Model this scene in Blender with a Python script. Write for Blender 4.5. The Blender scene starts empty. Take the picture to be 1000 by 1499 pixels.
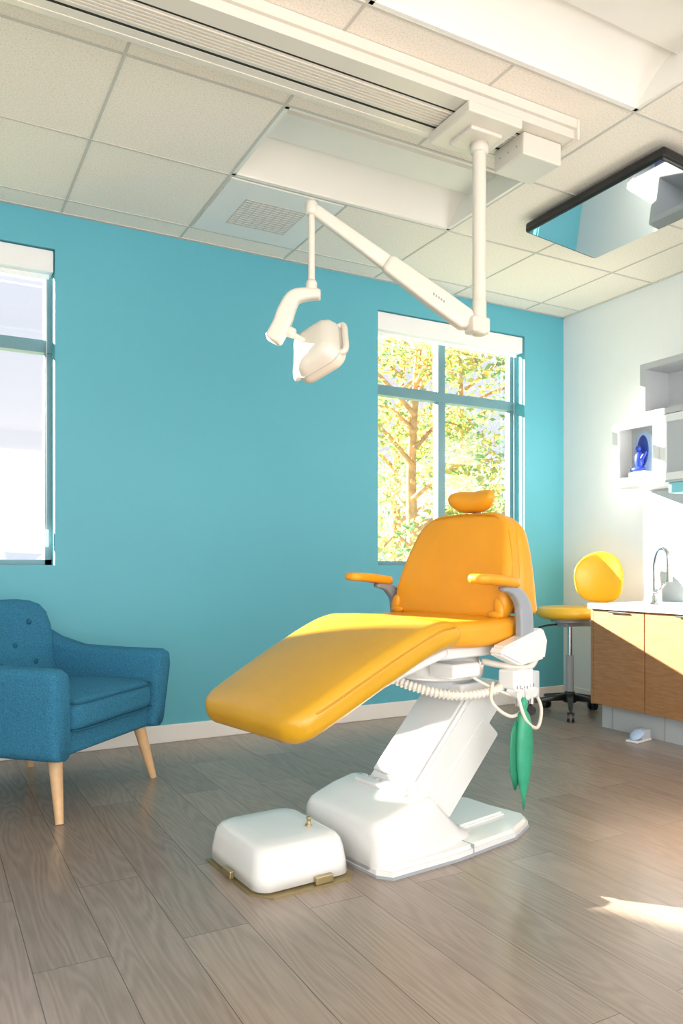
import bpy, bmesh, math, random
from mathutils import Vector, Matrix, Euler
random.seed(7)
D=bpy.data; C=bpy.context
scene=C.scene
try:
    scene.view_settings.view_transform='Standard'
    scene.view_settings.look='None'
    scene.view_settings.exposure=0.0
except Exception as e: print(e)

# ------------------------------------------------------------ materials
def newmat(name):
    m=D.materials.new(name); m.use_nodes=True
    nt=m.node_tree; b=nt.nodes['Principled BSDF']
    return m,nt,b
def simple(name,col,rough=0.5,metal=0.0,coat=0.0,var=0.04,nscale=8.0,bump=0.0,bscale=200.0,spec=0.5):
    m,nt,b=newmat(name)
    b.inputs['Roughness'].default_value=rough; b.inputs['Metallic'].default_value=metal
    b.inputs['Specular IOR Level'].default_value=spec
    if coat: b.inputs['Coat Weight'].default_value=coat; b.inputs['Coat Roughness'].default_value=0.08
    tc=nt.nodes.new('ShaderNodeTexCoord')
    n=nt.nodes.new('ShaderNodeTexNoise'); n.inputs['Scale'].default_value=nscale; n.inputs['Detail'].default_value=3
    nt.links.new(tc.outputs['Object'],n.inputs['Vector'])
    r=nt.nodes.new('ShaderNodeValToRGB')
    r.color_ramp.elements[0].position=0.3; r.color_ramp.elements[1].position=0.7
    r.color_ramp.elements[0].color=(*[c*(1-var) for c in col],1); r.color_ramp.elements[1].color=(*[min(1,c*(1+var)) for c in col],1)
    nt.links.new(n.outputs['Fac'],r.inputs['Fac']); nt.links.new(r.outputs['Color'],b.inputs['Base Color'])
    if bump:
        n2=nt.nodes.new('ShaderNodeTexNoise'); n2.inputs['Scale'].default_value=bscale; n2.inputs['Detail'].default_value=2
        nt.links.new(tc.outputs['Object'],n2.inputs['Vector'])
        bp=nt.nodes.new('ShaderNodeBump'); bp.inputs['Strength'].default_value=bump; bp.inputs['Distance'].default_value=0.004
        nt.links.new(n2.outputs['Fac'],bp.inputs['Height']); nt.links.new(bp.outputs['Normal'],b.inputs['Normal'])
    return m
M={}
M['teal']=simple('wall_teal_paint',(0.105,0.425,0.535),0.55,var=0.015,nscale=2,bump=0.06,bscale=350)
M['white_wall']=simple('wall_white_paint',(0.83,0.86,0.88),0.6,var=0.01,bump=0.05,bscale=350)
M['trim']=simple('trim_white',(0.84,0.83,0.80),0.4,var=0.01)
M['grid']=simple('ceiling_grid_white',(0.60,0.58,0.53),0.5,var=0.01)
M['troffer']=simple('troffer_white',(0.88,0.86,0.80),0.5,var=0.01)
M['frame']=simple('window_frame_paint',(0.14,0.29,0.34),0.4,var=0.03)
M['shade']=simple('roller_shade_white',(0.85,0.86,0.87),0.5,var=0.01)
M['yellow']=simple('yellow_vinyl',(0.78,0.335,0.012),0.40,var=0.05,nscale=5,bump=0.08,bscale=420,coat=0.10)
M['yellow2']=simple('yellow_vinyl_reflect_tint',(0.61,0.325,0.012),0.32,var=0.05,nscale=5,bump=0.08,bscale=420,coat=0.18)  # same vinyl, blue reflections painted into the leg rest colour as olive
M['lemon']=simple('lemon_vinyl',(0.88,0.52,0.03),0.35,var=0.04,coat=0.2)
M['wplastic']=simple('white_plastic',(0.80,0.81,0.81),0.14,var=0.01,coat=0.5)
M['cream']=simple('cream_enamel',(0.74,0.70,0.62),0.3,var=0.01,coat=0.1)
M['gray']=simple('grey_plastic',(0.30,0.33,0.37),0.4,var=0.03)
M['lgray']=simple('light_grey_laminate',(0.52,0.55,0.58),0.4,var=0.02)
M['mgray']=simple('mid_grey_laminate',(0.36,0.39,0.43),0.45,var=0.02)
M['black']=simple('black_plastic',(0.012,0.012,0.014),0.3,var=0.1)
M['slot']=simple('dark_slot',(0.015,0.015,0.015),0.7,var=0.1)
M['chrome']=simple('chrome',(0.75,0.76,0.78),0.12,metal=1.0,var=0.02)
M['brass']=simple('brass_plate',(0.45,0.37,0.20),0.35,metal=0.8,var=0.1)
M['fabric']=simple('blue_fabric',(0.034,0.180,0.310),0.9,var=0.25,nscale=170,bump=0.5,bscale=500,spec=0.2)
M['fabric_d']=simple('blue_fabric_piping',(0.018,0.11,0.20),0.9,var=0.1,spec=0.2)
M['beech']=simple('beech_wood',(0.66,0.43,0.23),0.45,var=0.12,nscale=18)
M['green']=simple('green_rubber',(0.035,0.33,0.19),0.4,var=0.12,nscale=20)
M['bluefig']=simple('blue_ceramic',(0.03,0.07,0.60),0.3,var=0.3,nscale=40)
M['bluelt']=simple('pale_blue_frame',(0.45,0.60,0.85),0.4,var=0.05)
M['tealtowel']=simple('aqua_dispenser',(0.25,0.65,0.75),0.4)
M['counter']=simple('counter_white_quartz',(0.80,0.82,0.84),0.2,var=0.03,nscale=60,coat=0.3)
M['steel']=simple('brushed_steel_panel',(0.50,0.54,0.58),0.35,metal=0.4,var=0.03)
M['screen']=simple('tv_screen_glass',(0.55,0.59,0.62),0.03,metal=0.95,var=0.0)
M['bark']=simple('tree_bark',(0.60,0.34,0.16),0.9,var=0.3,nscale=10)
M['ground']=simple('ground_grass',(0.35,0.38,0.22),0.9,var=0.2,nscale=0.5)
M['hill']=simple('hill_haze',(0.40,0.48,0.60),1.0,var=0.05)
M['stucco']=simple('sun_blocker_stucco',(0.75,0.72,0.66),0.9,var=0.05,bump=0.3,bscale=60)

def leafmat(name,col):
    m,nt,b=newmat(name)
    out=nt.nodes['Material Output']
    oi=nt.nodes.new('ShaderNodeTexCoord'); n=nt.nodes.new('ShaderNodeTexNoise'); n.inputs['Scale'].default_value=0.9
    nt.links.new(oi.outputs['Object'],n.inputs['Vector'])
    r=nt.nodes.new('ShaderNodeValToRGB'); r.color_ramp.elements[0].position=0.38; r.color_ramp.elements[1].position=0.6
    r.color_ramp.elements[0].color=(col[0]*0.6,col[1]*0.85,col[2],1); r.color_ramp.elements[1].color=(*col,1)
    nt.links.new(n.outputs['Fac'],r.inputs['Fac'])
    d=nt.nodes.new('ShaderNodeBsdfDiffuse'); t=nt.nodes.new('ShaderNodeBsdfTranslucent'); mx=nt.nodes.new('ShaderNodeMixShader')
    nt.links.new(r.outputs['Color'],d.inputs['Color']); nt.links.new(r.outputs['Color'],t.inputs['Color'])
    mx.inputs[0].default_value=0.55
    nt.links.new(d.outputs[0],mx.inputs[1]); nt.links.new(t.outputs[0],mx.inputs[2]); nt.links.new(mx.outputs[0],out.inputs['Surface'])
    return m
M['leaf_y']=leafmat('leaf_yellow',(0.66,0.53,0.16))
M['leaf_g']=leafmat('leaf_green',(0.28,0.42,0.16))

def glassmat():
    m,nt,b=newmat('window_glass'); out=nt.nodes['Material Output']
    t=nt.nodes.new('ShaderNodeBsdfTransparent'); g=nt.nodes.new('ShaderNodeBsdfGlossy'); g.inputs['Roughness'].default_value=0.02
    mx=nt.nodes.new('ShaderNodeMixShader'); mx.inputs[0].default_value=0.04
    nt.links.new(t.outputs[0],mx.inputs[1]); nt.links.new(g.outputs[0],mx.inputs[2]); nt.links.new(mx.outputs[0],out.inputs['Surface'])
    return m
M['glass']=glassmat()

def floormat():
    m,nt,b=newmat('floor_vinyl_plank'); L=nt.links
    tc=nt.nodes.new('ShaderNodeTexCoord')
    mp=nt.nodes.new('ShaderNodeMapping'); mp.inputs['Rotation'].default_value=(0,0,math.radians(90)); mp.inputs['Location'].default_value=(0.25,0.06,0)
    L.new(tc.outputs['Object'],mp.inputs['Vector'])
    br=nt.nodes.new('ShaderNodeTexBrick'); br.offset=0.37; br.offset_frequency=2
    br.inputs['Scale'].default_value=1.0; br.inputs['Brick Width'].default_value=1.22; br.inputs['Row Height'].default_value=0.18
    br.inputs['Mortar Size'].default_value=0.0011; br.inputs['Mortar Smooth'].default_value=0.2; br.inputs['Bias'].default_value=0.0
    br.inputs['Color1'].default_value=(0,0,0,1); br.inputs['Color2'].default_value=(1,1,1,1); br.inputs['Mortar'].default_value=(0.5,0.5,0.5,1)
    L.new(mp.outputs[0],br.inputs['Vector'])
    mp2=nt.nodes.new('ShaderNodeMapping'); mp2.inputs['Scale'].default_value=(9,0.9,1)
    L.new(tc.outputs['Object'],mp2.inputs['Vector'])
    add=nt.nodes.new('ShaderNodeVectorMath'); add.operation='ADD'
    sc=nt.nodes.new('ShaderNodeVectorMath'); sc.operation='SCALE'; sc.inputs['Scale'].default_value=9.0
    L.new(br.outputs['Color'],sc.inputs[0]); L.new(mp2.outputs[0],add.inputs[0]); L.new(sc.outputs[0],add.inputs[1])
    n=nt.nodes.new('ShaderNodeTexNoise'); n.inputs['Scale'].default_value=1.1; n.inputs['Detail'].default_value=1.2; n.inputs['Distortion'].default_value=0.4
    L.new(add.outputs[0],n.inputs['Vector'])
    mul=nt.nodes.new('ShaderNodeMath'); mul.operation='MULTIPLY'; mul.inputs[1].default_value=95.0
    L.new(n.outputs['Fac'],mul.inputs[0])
    sn=nt.nodes.new('ShaderNodeMath'); sn.operation='SINE'; L.new(mul.outputs[0],sn.inputs[0])
    mp3=nt.nodes.new('ShaderNodeMapping'); mp3.inputs['Scale'].default_value=(90,5,1); L.new(tc.outputs['Object'],mp3.inputs['Vector'])
    n3=nt.nodes.new('ShaderNodeTexNoise'); n3.inputs['Scale'].default_value=1.5; n3.inputs['Detail'].default_value=4; L.new(mp3.outputs[0],n3.inputs['Vector'])
    r=nt.nodes.new('ShaderNodeValToRGB'); r.color_ramp.elements[0].color=(0.195,0.150,0.122,1); r.color_ramp.elements[1].color=(0.370,0.305,0.255,1)
    r.color_ramp.elements[0].position=0.1; r.color_ramp.elements[1].position=0.9
    a=nt.nodes.new('ShaderNodeMath'); a.operation='MULTIPLY_ADD'; a.inputs[1].default_value=0.09; a.inputs[2].default_value=0.16
    L.new(sn.outputs[0],a.inputs[0])
    bb=nt.nodes.new('ShaderNodeMath'); bb.operation='MULTIPLY_ADD'; bb.inputs[1].default_value=0.50
    L.new(n3.outputs['Fac'],bb.inputs[0]); L.new(a.outputs[0],bb.inputs[2])
    sep=nt.nodes.new('ShaderNodeSeparateColor'); L.new(br.outputs['Color'],sep.inputs[0])
    cc=nt.nodes.new('ShaderNodeMath'); cc.operation='MULTIPLY_ADD'; cc.inputs[1].default_value=0.26
    L.new(sep.outputs[0],cc.inputs[0]); L.new(bb.outputs[0],cc.inputs[2]); L.new(cc.outputs[0],r.inputs['Fac'])
    mix=nt.nodes.new('ShaderNodeMix'); mix.data_type='RGBA'; mix.inputs['B'].default_value=(0.11,0.09,0.07,1)
    L.new(br.outputs['Fac'],mix.inputs['Factor']); L.new(r.outputs['Color'],mix.inputs['A'])
    L.new(mix.outputs['Result'],b.inputs['Base Color'])
    b.inputs['Roughness'].default_value=0.24
    bp=nt.nodes.new('ShaderNodeBump'); bp.inputs['Strength'].default_value=0.12; bp.inputs['Distance'].default_value=0.003
    sb=nt.nodes.new('ShaderNodeMath'); sb.operation='SUBTRACT'; L.new(cc.outputs[0],sb.inputs[0]); L.new(br.outputs['Fac'],sb.inputs[1])
    L.new(sb.outputs[0],bp.inputs['Height']); L.new(bp.outputs['Normal'],b.inputs['Normal'])
    return m
M['floor']=floormat()

def tilemat():
    m,nt,b=newmat('ceiling_tile'); L=nt.links
    tc=nt.nodes.new('ShaderNodeTexCoord')
    n=nt.nodes.new('ShaderNodeTexNoise'); n.inputs['Scale'].default_value=150; n.inputs['Detail'].default_value=3; n.inputs['Roughness'].default_value=0.7
    L.new(tc.outputs['Object'],n.inputs['Vector'])
    r=nt.nodes.new('ShaderNodeValToRGB'); r.color_ramp.elements[0].position=0.34; r.color_ramp.elements[1].position=0.54
    r.color_ramp.elements[0].color=(0.78,0.71,0.61,1); r.color_ramp.elements[1].color=(0.94,0.88,0.79,1)
    L.new(n.outputs['Fac'],r.inputs['Fac']); L.new(r.outputs['Color'],b.inputs['Base Color']); b.inputs['Roughness'].default_value=0.9
    bp=nt.nodes.new('ShaderNodeBump'); bp.inputs['Strength'].default_value=0.2; bp.inputs['Distance'].default_value=0.002
    L.new(n.outputs['Fac'],bp.inputs['Height']); L.new(bp.outputs['Normal'],b.inputs['Normal'])
    return m
M['tile']=tilemat()

def woodmat():
    m,nt,b=newmat('cabinet_oak_laminate'); L=nt.links
    tc=nt.nodes.new('ShaderNodeTexCoord'); mp=nt.nodes.new('ShaderNodeMapping'); mp.inputs['Scale'].default_value=(30,14,90)
    L.new(tc.outputs['Object'],mp.inputs['Vector'])
    n=nt.nodes.new('ShaderNodeTexNoise'); n.inputs['Scale'].default_value=1.0; n.inputs['Detail'].default_value=4; L.new(mp.outputs[0],n.inputs['Vector'])
    r=nt.nodes.new('ShaderNodeValToRGB'); r.color_ramp.elements[0].color=(0.34,0.165,0.068,1); r.color_ramp.elements[1].color=(0.43,0.225,0.10,1)
    r.color_ramp.elements[0].position=0.3; r.color_ramp.elements[1].position=0.7
    L.new(n.outputs['Fac'],r.inputs['Fac']); L.new(r.outputs['Color'],b.inputs['Base Color']); b.inputs['Roughness'].default_value=0.4
    return m
M['oak']=woodmat()

# ------------------------------------------------------------ helpers
def empty(name,loc=(0,0,0),rz=0.0):
    o=D.objects.new(name,None); o.location=loc; o.rotation_euler=(0,0,rz); o.empty_display_size=0.1
    scene.collection.objects.link(o); return o
def obj(name,bm,mat,parent=None,smooth=False,mods=None):
    me=D.meshes.new(name); 
    bmesh.ops.recalc_face_normals(bm,faces=bm.faces[:])
    bm.to_mesh(me); bm.free()
    if isinstance(mat,(list,tuple)):
        for mm in mat: me.materials.append(mm)
    else: me.materials.append(mat)
    if smooth:
        for p in me.polygons: p.use_smooth=True
    o=D.objects.new(name,me); scene.collection.objects.link(o)
    if parent: o.parent=parent
    return o
def bm_box(bm,lo,hi,bev=0,seg=2,mi=0):
    t=bmesh.new()
    r=bmesh.ops.create_cube(t,size=1.0)
    for x in t.verts:
        x.co=Vector(((lo[0]+hi[0])/2+x.co.x*(hi[0]-lo[0]),(lo[1]+hi[1])/2+x.co.y*(hi[1]-lo[1]),(lo[2]+hi[2])/2+x.co.z*(hi[2]-lo[2])))
    if bev>0: bmesh.ops.bevel(t,geom=t.edges[:],offset=bev,segments=seg,profile=0.5,affect='EDGES')
    merge(bm,t,mi)
def merge(bm,t,mi=0):
    mp={}
    for v in t.verts: mp[v]=bm.verts.new(v.co)
    for f in t.faces:
        try:
            nf=bm.faces.new([mp[v] for v in f.verts]); nf.material_index=mi; nf.smooth=f.smooth
        except ValueError: pass
    t.free()
def box(name,lo,hi,mat,parent=None,bev=0,seg=2,M4=None,smooth=None):
    bm=bmesh.new(); bm_box(bm,lo,hi,bev,seg)
    if M4 is not None: bmesh.ops.transform(bm,matrix=M4,verts=bm.verts[:])
    return obj(name,bm,mat,parent,smooth=False if smooth is None else smooth)
def bm_cyl(bm,p0,p1,r0,r1=None,n=24,mi=0,smooth=True):
    r1=r0 if r1 is None else r1
    p0=Vector(p0);p1=Vector(p1);d=(p1-p0)
    q=d.to_track_quat('Z','Y'); a=q@Vector((1,0,0)); b=q@Vector((0,1,0))
    A=[bm.verts.new(p0+a*math.cos(2*math.pi*i/n)*r0+b*math.sin(2*math.pi*i/n)*r0) for i in range(n)]
    B=[bm.verts.new(p1+a*math.cos(2*math.pi*i/n)*r1+b*math.sin(2*math.pi*i/n)*r1) for i in range(n)]
    for i in range(n):
        f=bm.faces.new([A[i],A[(i+1)%n],B[(i+1)%n],B[i]]); f.smooth=smooth; f.material_index=mi
    A2=[bm.verts.new(v.co) for v in A]; B2=[bm.verts.new(v.co) for v in B]
    f=bm.faces.new(A2[::-1]); f.material_index=mi
    f=bm.faces.new(B2); f.material_index=mi
def cyl(name,p0,p1,r0,mat,parent=None,r1=None,n=24):
    bm=bmesh.new(); bm_cyl(bm,p0,p1,r0,r1,n); return obj(name,bm,mat,parent)
def catmull(pts,k=8):
    pts=[Vector(p) for p in pts]; out=[]
    P=[pts[0]*2-pts[1]]+pts+[pts[-1]*2-pts[-2]]
    for i in range(1,len(P)-2):
        for j in range(k):
            t=j/k; a,b,c,d=P[i-1],P[i],P[i+1],P[i+2]
            out.append(0.5*((2*b)+(c-a)*t+(2*a-5*b+4*c-d)*t*t+(3*b-a-3*c+d)*t**3))
    out.append(pts[-1]); return out
def bm_tube(bm,pts,r,n=10,k=8,smoothpath=True,closed=False,mi=0):
    path=catmull(pts,k) if smoothpath else [Vector(p) for p in pts]
    rr=(lambda i:r) if not callable(r) else (lambda i:r(i/(len(path)-1)))
    rings=[]; up=None
    for i,p in enumerate(path):
        t=(path[min(i+1,len(path)-1)]-path[max(i-1,0)]).normalized()
        if up is None:
            up=Vector((0,0,1)) if abs(t.z)<0.9 else Vector((1,0,0))
        a=t.cross(up).normalized(); up=a.cross(t).normalized()
        rings.append([bm.verts.new(p+(a*math.cos(2*math.pi*j/n)+up*math.sin(2*math.pi*j/n))*rr(i)) for j in range(n)])
    for A,B in zip(rings,rings[1:]):
        for j in range(n):
            f=bm.faces.new([A[j],A[(j+1)%n],B[(j+1)%n],B[j]]); f.smooth=True; f.material_index=mi
    for R in (rings[0],rings[-1]):
        f=bm.faces.new(R); f.material_index=mi
def tube(name,pts,r,mat,parent=None,n=10,k=8,smoothpath=True):
    bm=bmesh.new(); bm_tube(bm,pts,r,n,k,smoothpath); return obj(name,bm,mat,parent)
def bm_loft(bm,secs,mi=0,smooth=True):
    R=[[bm.verts.new(p) for p in s] for s in secs]
    n=len(R[0])
    for A,B in zip(R,R[1:]):
        for j in range(n):
            f=bm.faces.new([A[j],A[(j+1)%n],B[(j+1)%n],B[j]]); f.smooth=smooth; f.material_index=mi
    for r in (R[0][::-1],R[-1]):
        f=bm.faces.new(r); f.smooth=smooth; f.material_index=mi
def loft(name,secs,mat,parent=None,smooth=True):
    bm=bmesh.new(); bm_loft(bm,secs,smooth=smooth); return obj(name,bm,mat,parent)
def rring(w,h,r,n=5):
    r=max(1e-4,min(r,w/2-1e-4,h/2-1e-4)); pts=[]
    for cx,cy,a0 in ((w/2-r,h/2-r,0),(-w/2+r,h/2-r,90),(-w/2+r,-h/2+r,180),(w/2-r,-h/2+r,270)):
        for i in range(n+1):
            a=math.radians(a0+90*i/n); pts.append((cx+r*math.cos(a),cy+r*math.sin(a)))
    out=[]
    for i,p in enumerate(pts):
        q=pts[(i+1)%len(pts)]; out.append(p)
        if i%(n+1)==n:
            for k in (0.25,0.5,0.75): out.append((p[0]+(q[0]-p[0])*k,p[1]+(q[1]-p[1])*k))
    return out
def pad_path(name,pts,mat,parent,waxis=(0,1,0),rw=0.05,rt=0.03,rc=0.03,N=40,crown=0.0,rw2=None,cup=0.0):
    """cushion swept along pts=[(pos,width,thick)]; plan corners rounded rw, edges rt; cup bends the sides"""
    rw2=rw if rw2 is None else rw2
    W=Vector(waxis).normalized()
    pos=catmull([Vector(p) for p,_,_ in pts],12)
    ws=catmull([Vector((w,t,0)) for _,w,t in pts],12)
    S=[0]
    for a,b in zip(pos,pos[1:]): S.append(S[-1]+(b-a).length)
    T=S[-1]
    def at(s):
        s=max(0,min(T,s))
        for i in range(len(S)-1):
            if s<=S[i+1]+1e-9:
                f=(s-S[i])/max(1e-9,S[i+1]-S[i]); return pos[i].lerp(pos[i+1],f),ws[i].lerp(ws[i+1],f),(pos[i+1]-pos[i]).normalized()
    ss=set()
    R=max(rw,rt,rw2)
    for i in range(9):
        e=R*(1-math.cos(i/8*math.pi/2)); ss.add(e); ss.add(T-e)
    for i in range(9):
        e=rt*(1-math.cos(i/8*math.pi/2)); ss.add(e); ss.add(T-e)
    for i in range(N+1): ss.add(T*i/N)
    ss=sorted(s for s in ss if 0<=s<=T)
    s2=[ss[0]]
    for s in ss[1:]:
        if s-s2[-1]>1e-4: s2.append(s)
    secs=[]
    for s in s2:
        p,wt,t=at(s); w,th=wt.x,wt.y
        e=min(s,T-s); r_w=rw if s<T/2 else rw2
        hw=w/2; ht=th/2
        if e<r_w: hw=w/2-r_w+math.sqrt(max(0,r_w**2-(r_w-e)**2))
        if e<rt: ht=th/2-min(rt,th/2)+min(rt,th/2)*math.sqrt(max(0,1-((rt-e)/rt)**2))
        hw=max(hw,0.002); ht=max(ht,0.002)
        Nn=W.cross(t).normalized()
        if Nn.z<-0.01 : Nn=-Nn
        ring=[]
        for (x,y) in rring(2*hw,2*ht,rc):
            yy=y
            if crown and y>0: yy=y+crown*(1-(x/hw)**2)*min(1,e/0.08)
            yy+=cup*(x/0.3)**2
            ring.append(p+W*x+Nn*yy)
        secs.append(ring)
    return loft(name,secs,mat,parent)
def lathe(name,prof,mat,parent=None,center=(0,0,0),n=40,axis=None):
    bm=bmesh.new(); secs=[]
    c=Vector(center); q=Matrix.Identity(3) if axis is None else Vector(axis).normalized().to_track_quat('Z','Y').to_matrix()
    for r,z in prof:
        secs.append([c+q@Vector((max(r,1e-4)*math.cos(2*math.pi*i/n),max(r,1e-4)*math.sin(2*math.pi*i/n),z)) for i in range(n)])
    bm_loft(bm,secs); return obj(name,bm,mat,parent)
def ellipsoid(name,c,rad,mat,parent=None,rot=None,p=1.0):
    bm=bmesh.new(); bmesh.ops.create_uvsphere(bm,u_segments=32,v_segments=18,radius=1.0)
    for v in bm.verts:
        co=v.co.copy()
        v.co=Vector((co.x*rad[0],co.y*rad[1],co.z*rad[2]))
        if rot is not None: v.co=rot@v.co
        v.co+=Vector(c)
    return obj(name,bm,mat,parent,smooth=True)

# ------------------------------------------------------------ camera
CAM=Vector((-4.07,-4.12,0.955)); yaw=math.radians(28.6)
cam=D.cameras.new('camera'); co=D.objects.new('camera',cam); scene.collection.objects.link(co)
co.location=CAM; co.rotation_euler=(math.radians(90),0,-yaw)
cam.sensor_fit='HORIZONTAL'; cam.sensor_width=36; cam.lens=1130*36/1000
cam.shift_y=(828-749.5)/1000.0; cam.clip_start=0.05
scene.camera=co

# ------------------------------------------------------------ room shell
H=2.74; XL=-5.7; YB=-6.6
W1=(-4.70,-3.474); W2=(-1.565,-0.367); ZS=0.950; ZT=2.555; WT=0.20
bm=bmesh.new()
def wallbox(x0,x1,z0,z1): bm_box(bm,(x0,0,z0),(x1,WT,z1))
wallbox(XL-0.15,W1[0],0,H+.25); wallbox(W1[1],W2[0],0,H+.25); wallbox(W2[1],0.15,0,H+.25)
for w in (W1,W2): wallbox(w[0],w[1],0,ZS); wallbox(w[0],w[1],ZT,H+.25)
obj('wall_back',bm,M['teal'])
box('wall_right',(0,YB,0),(0.15,0,H+.25),M['white_wall'])
box('wall_left',(XL-0.15,YB,0),(XL,0,H+.25),M['white_wall'])
bm=bmesh.new()
bm_box(bm,(XL,YB-0.15,0),(0,YB,0.4)); bm_box(bm,(XL,YB-0.15,2.5),(0,YB,H+.25))
for x in (XL,-3.9,-2.0,-0.2): bm_box(bm,(x,YB-0.15,0.4),(x+0.2,YB,2.5))
obj('wall_front',bm,M['white_wall'])
box('floor',(XL-.15,YB-.15,-0.1),(0.15,WT,0),M['floor'])
box('baseboard_back',(XL,-0.014,0),(0,0,0.095),M['trim'],bev=0.004)
box('baseboard_right',(-0.014,-0.80,0),(0,-0.014,0.095),M['trim'],bev=0.004)
xs=[XL]+[x for x in [-1.60+0.615*k for k in range(-6,3)] if XL<x<-0.05]+[0]
ys=[YB]+sorted([-0.17-0.612*k for k in range(0,11) if -0.17-0.612*k>YB])+[0]
tr=[(-2.83,-1.60,-1.394,-0.782),(-2.83,-1.60,-2.618,-2.006)]
bm=bmesh.new()
for i in range(len(xs)-1):
    for j in range(len(ys)-1):
        cx=(xs[i]+xs[i+1])/2; cy=(ys[j]+ys[j+1])/2
        if any(a<cx<b and c<cy<d for a,b,c,d in tr): continue
        bm_box(bm,(xs[i],ys[j],H),(xs[i+1],ys[j+1],H+0.02))
obj('ceiling',bm,M['tile'])
box('ceiling_slab',(XL-.15,YB-.15,H+.25),(.15,WT,H+.35),M['white_wall'])
bm=bmesh.new(); g=0.005
for x in xs[1:-1]:
    segs=[(YB,0)]
    if abs(x+2.215)<0.05: segs=[(YB,-2.618),(-2.006,-1.394),(-0.782,0)]
    for a,b in segs: bm_box(bm,(x-g,a,H-0.003),(x+g,b,H+0.001))
for y in ys[1:-1]: bm_box(bm,(XL,y-g,H-0.0035),(0,y+g,H+0.001))
bm_box(bm,(XL,-0.02,H-0.004),(0,0,H)); bm_box(bm,(-0.02,YB,H-0.004),(0,0,H))
obj('trim_ceiling_grid',bm,M['grid'])
for (x0,x1,y0,y1) in tr:
    e=empty('ceiling_troffer_light',((x0+x1)/2,(y0+y1)/2,H))
    hx=(x1-x0)/2; hy=(y1-y0)/2; bm=bmesh.new()
    prof=[]
    for i in range(13):
        a=i/12; prof.append((-hy+0.02+(hy-0.12)*a, 0.004+0.115*math.sin(a*math.pi/2)))
    prof+=[(-0.098,0.119),(-0.098,0.10),(0.098,0.10),(0.098,0.119)]
    prof+=[(-y,z) for y,z in prof[:13][::-1]]
    A=[bm.verts.new((-hx+0.02,y,z)) for y,z in prof]; B=[bm.verts.new((hx-0.02,y,z)) for y,z in prof]
    for k in range(len(prof)-1):
        f=bm.faces.new([A[k],A[k+1],B[k+1],B[k]]); f.smooth=(k<12 or k>16)
    for X in (-hx+0.02,hx-0.02):
        P=[bm.verts.new((X,y,z)) for y,z in prof]; bm.faces.new(P)
    obj('reflector',bm,M['troffer'],e)
    bm=bmesh.new()
    bm_box(bm,(-hx,-hy,-0.002),(hx,-hy+0.022,0.006)); bm_box(bm,(-hx,hy-0.022,-0.002),(hx,hy,0.006))
    bm_box(bm,(-hx,-hy,-0.002),(-hx+0.022,hy,0.006)); bm_box(bm,(hx-0.022,-hy,-0.002),(hx,hy,0.006))
    obj('rim',bm,M['troffer'],e)
e=empty('ceiling_air_vent',(-2.5225,-0.476,H))
box('plate',(-0.295,-0.295,-0.008),(0.295,0.295,0.0),M['trim'],e,bev=0.003)
bm=bmesh.new()
for i in range(13):
    y=-0.14+i*0.023; bm_box(bm,(-0.16,y,-0.011),(0.16,y+0.008,-0.0075))
for i in range(9):
    x=-0.16+i*0.04; bm_box(bm,(x-0.0015,-0.14,-0.010),(x+0.0015,0.15,-0.0075))
obj('louvres',bm,simple('vent_louvre_grey',(0.55,0.55,0.52),0.6),e)  # louvre bars in a grey darker than the plate

# ------------------------------------------------------------ windows
def window(name,x0,x1,mull,cass=True):
    e=empty(name,((x0+x1)/2,0.0,ZS)); hx=(x1-x0)/2; h=ZT-ZS; bm=bmesh.new()
    y0,y1=0.118,0.168; fw=0.032
    bm_box(bm,(-hx,y0,0),(-hx+fw,y1,h)); bm_box(bm,(hx-fw,y0,0),(hx,y1,h))
    bm_box(bm,(-hx,y0,0),(hx,y1,0.035)); bm_box(bm,(-hx,y0,h-fw),(hx,y1,h))
    zt=2.085-ZS
    bm_box(bm,(-hx,y0-0.01,zt-0.032),(hx,y1,zt+0.032))
    for m in mull: bm_box(bm,(m-0.03,y0-0.005,0),(m+0.03,y1,h))
    obj('frame',bm,M['frame'],e)
    bm=bmesh.new(); bm_box(bm,(-hx+0.01,0.142,0.02),(hx-0.01,0.144,h-0.02)); obj('glass_pane',bm,M['glass'],e)
    box('sill',(-hx+0.001,0.004,0.0),(hx-0.001,0.118,0.008),M['teal'],e)
    box('shade_cassette',(-hx+0.004,0.014,h-0.115),(hx-0.004,0.105,h-0.004),M['shade'],e,bev=0.006)
    box('shade_hem_bar',(-hx+0.02,0.06,h-0.135),(hx-0.02,0.072,h-0.112),M['shade'],e)
    tube('shade_chain',[(hx-0.03,0.075,h-0.12),(hx-0.03,0.075,0.5),(hx-0.03,0.075,0.12)],0.003,M['lgray'],e,n=6,smoothpath=False)
    box('chain_tensioner',(hx-0.04,0.065,0.10),(hx-0.02,0.085,0.19),M['shade'],e,bev=0.003)
    return e
window('window_1',W1[0],W1[1],[0.0])
window('window_2',W2[0],W2[1],[-0.03])

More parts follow.
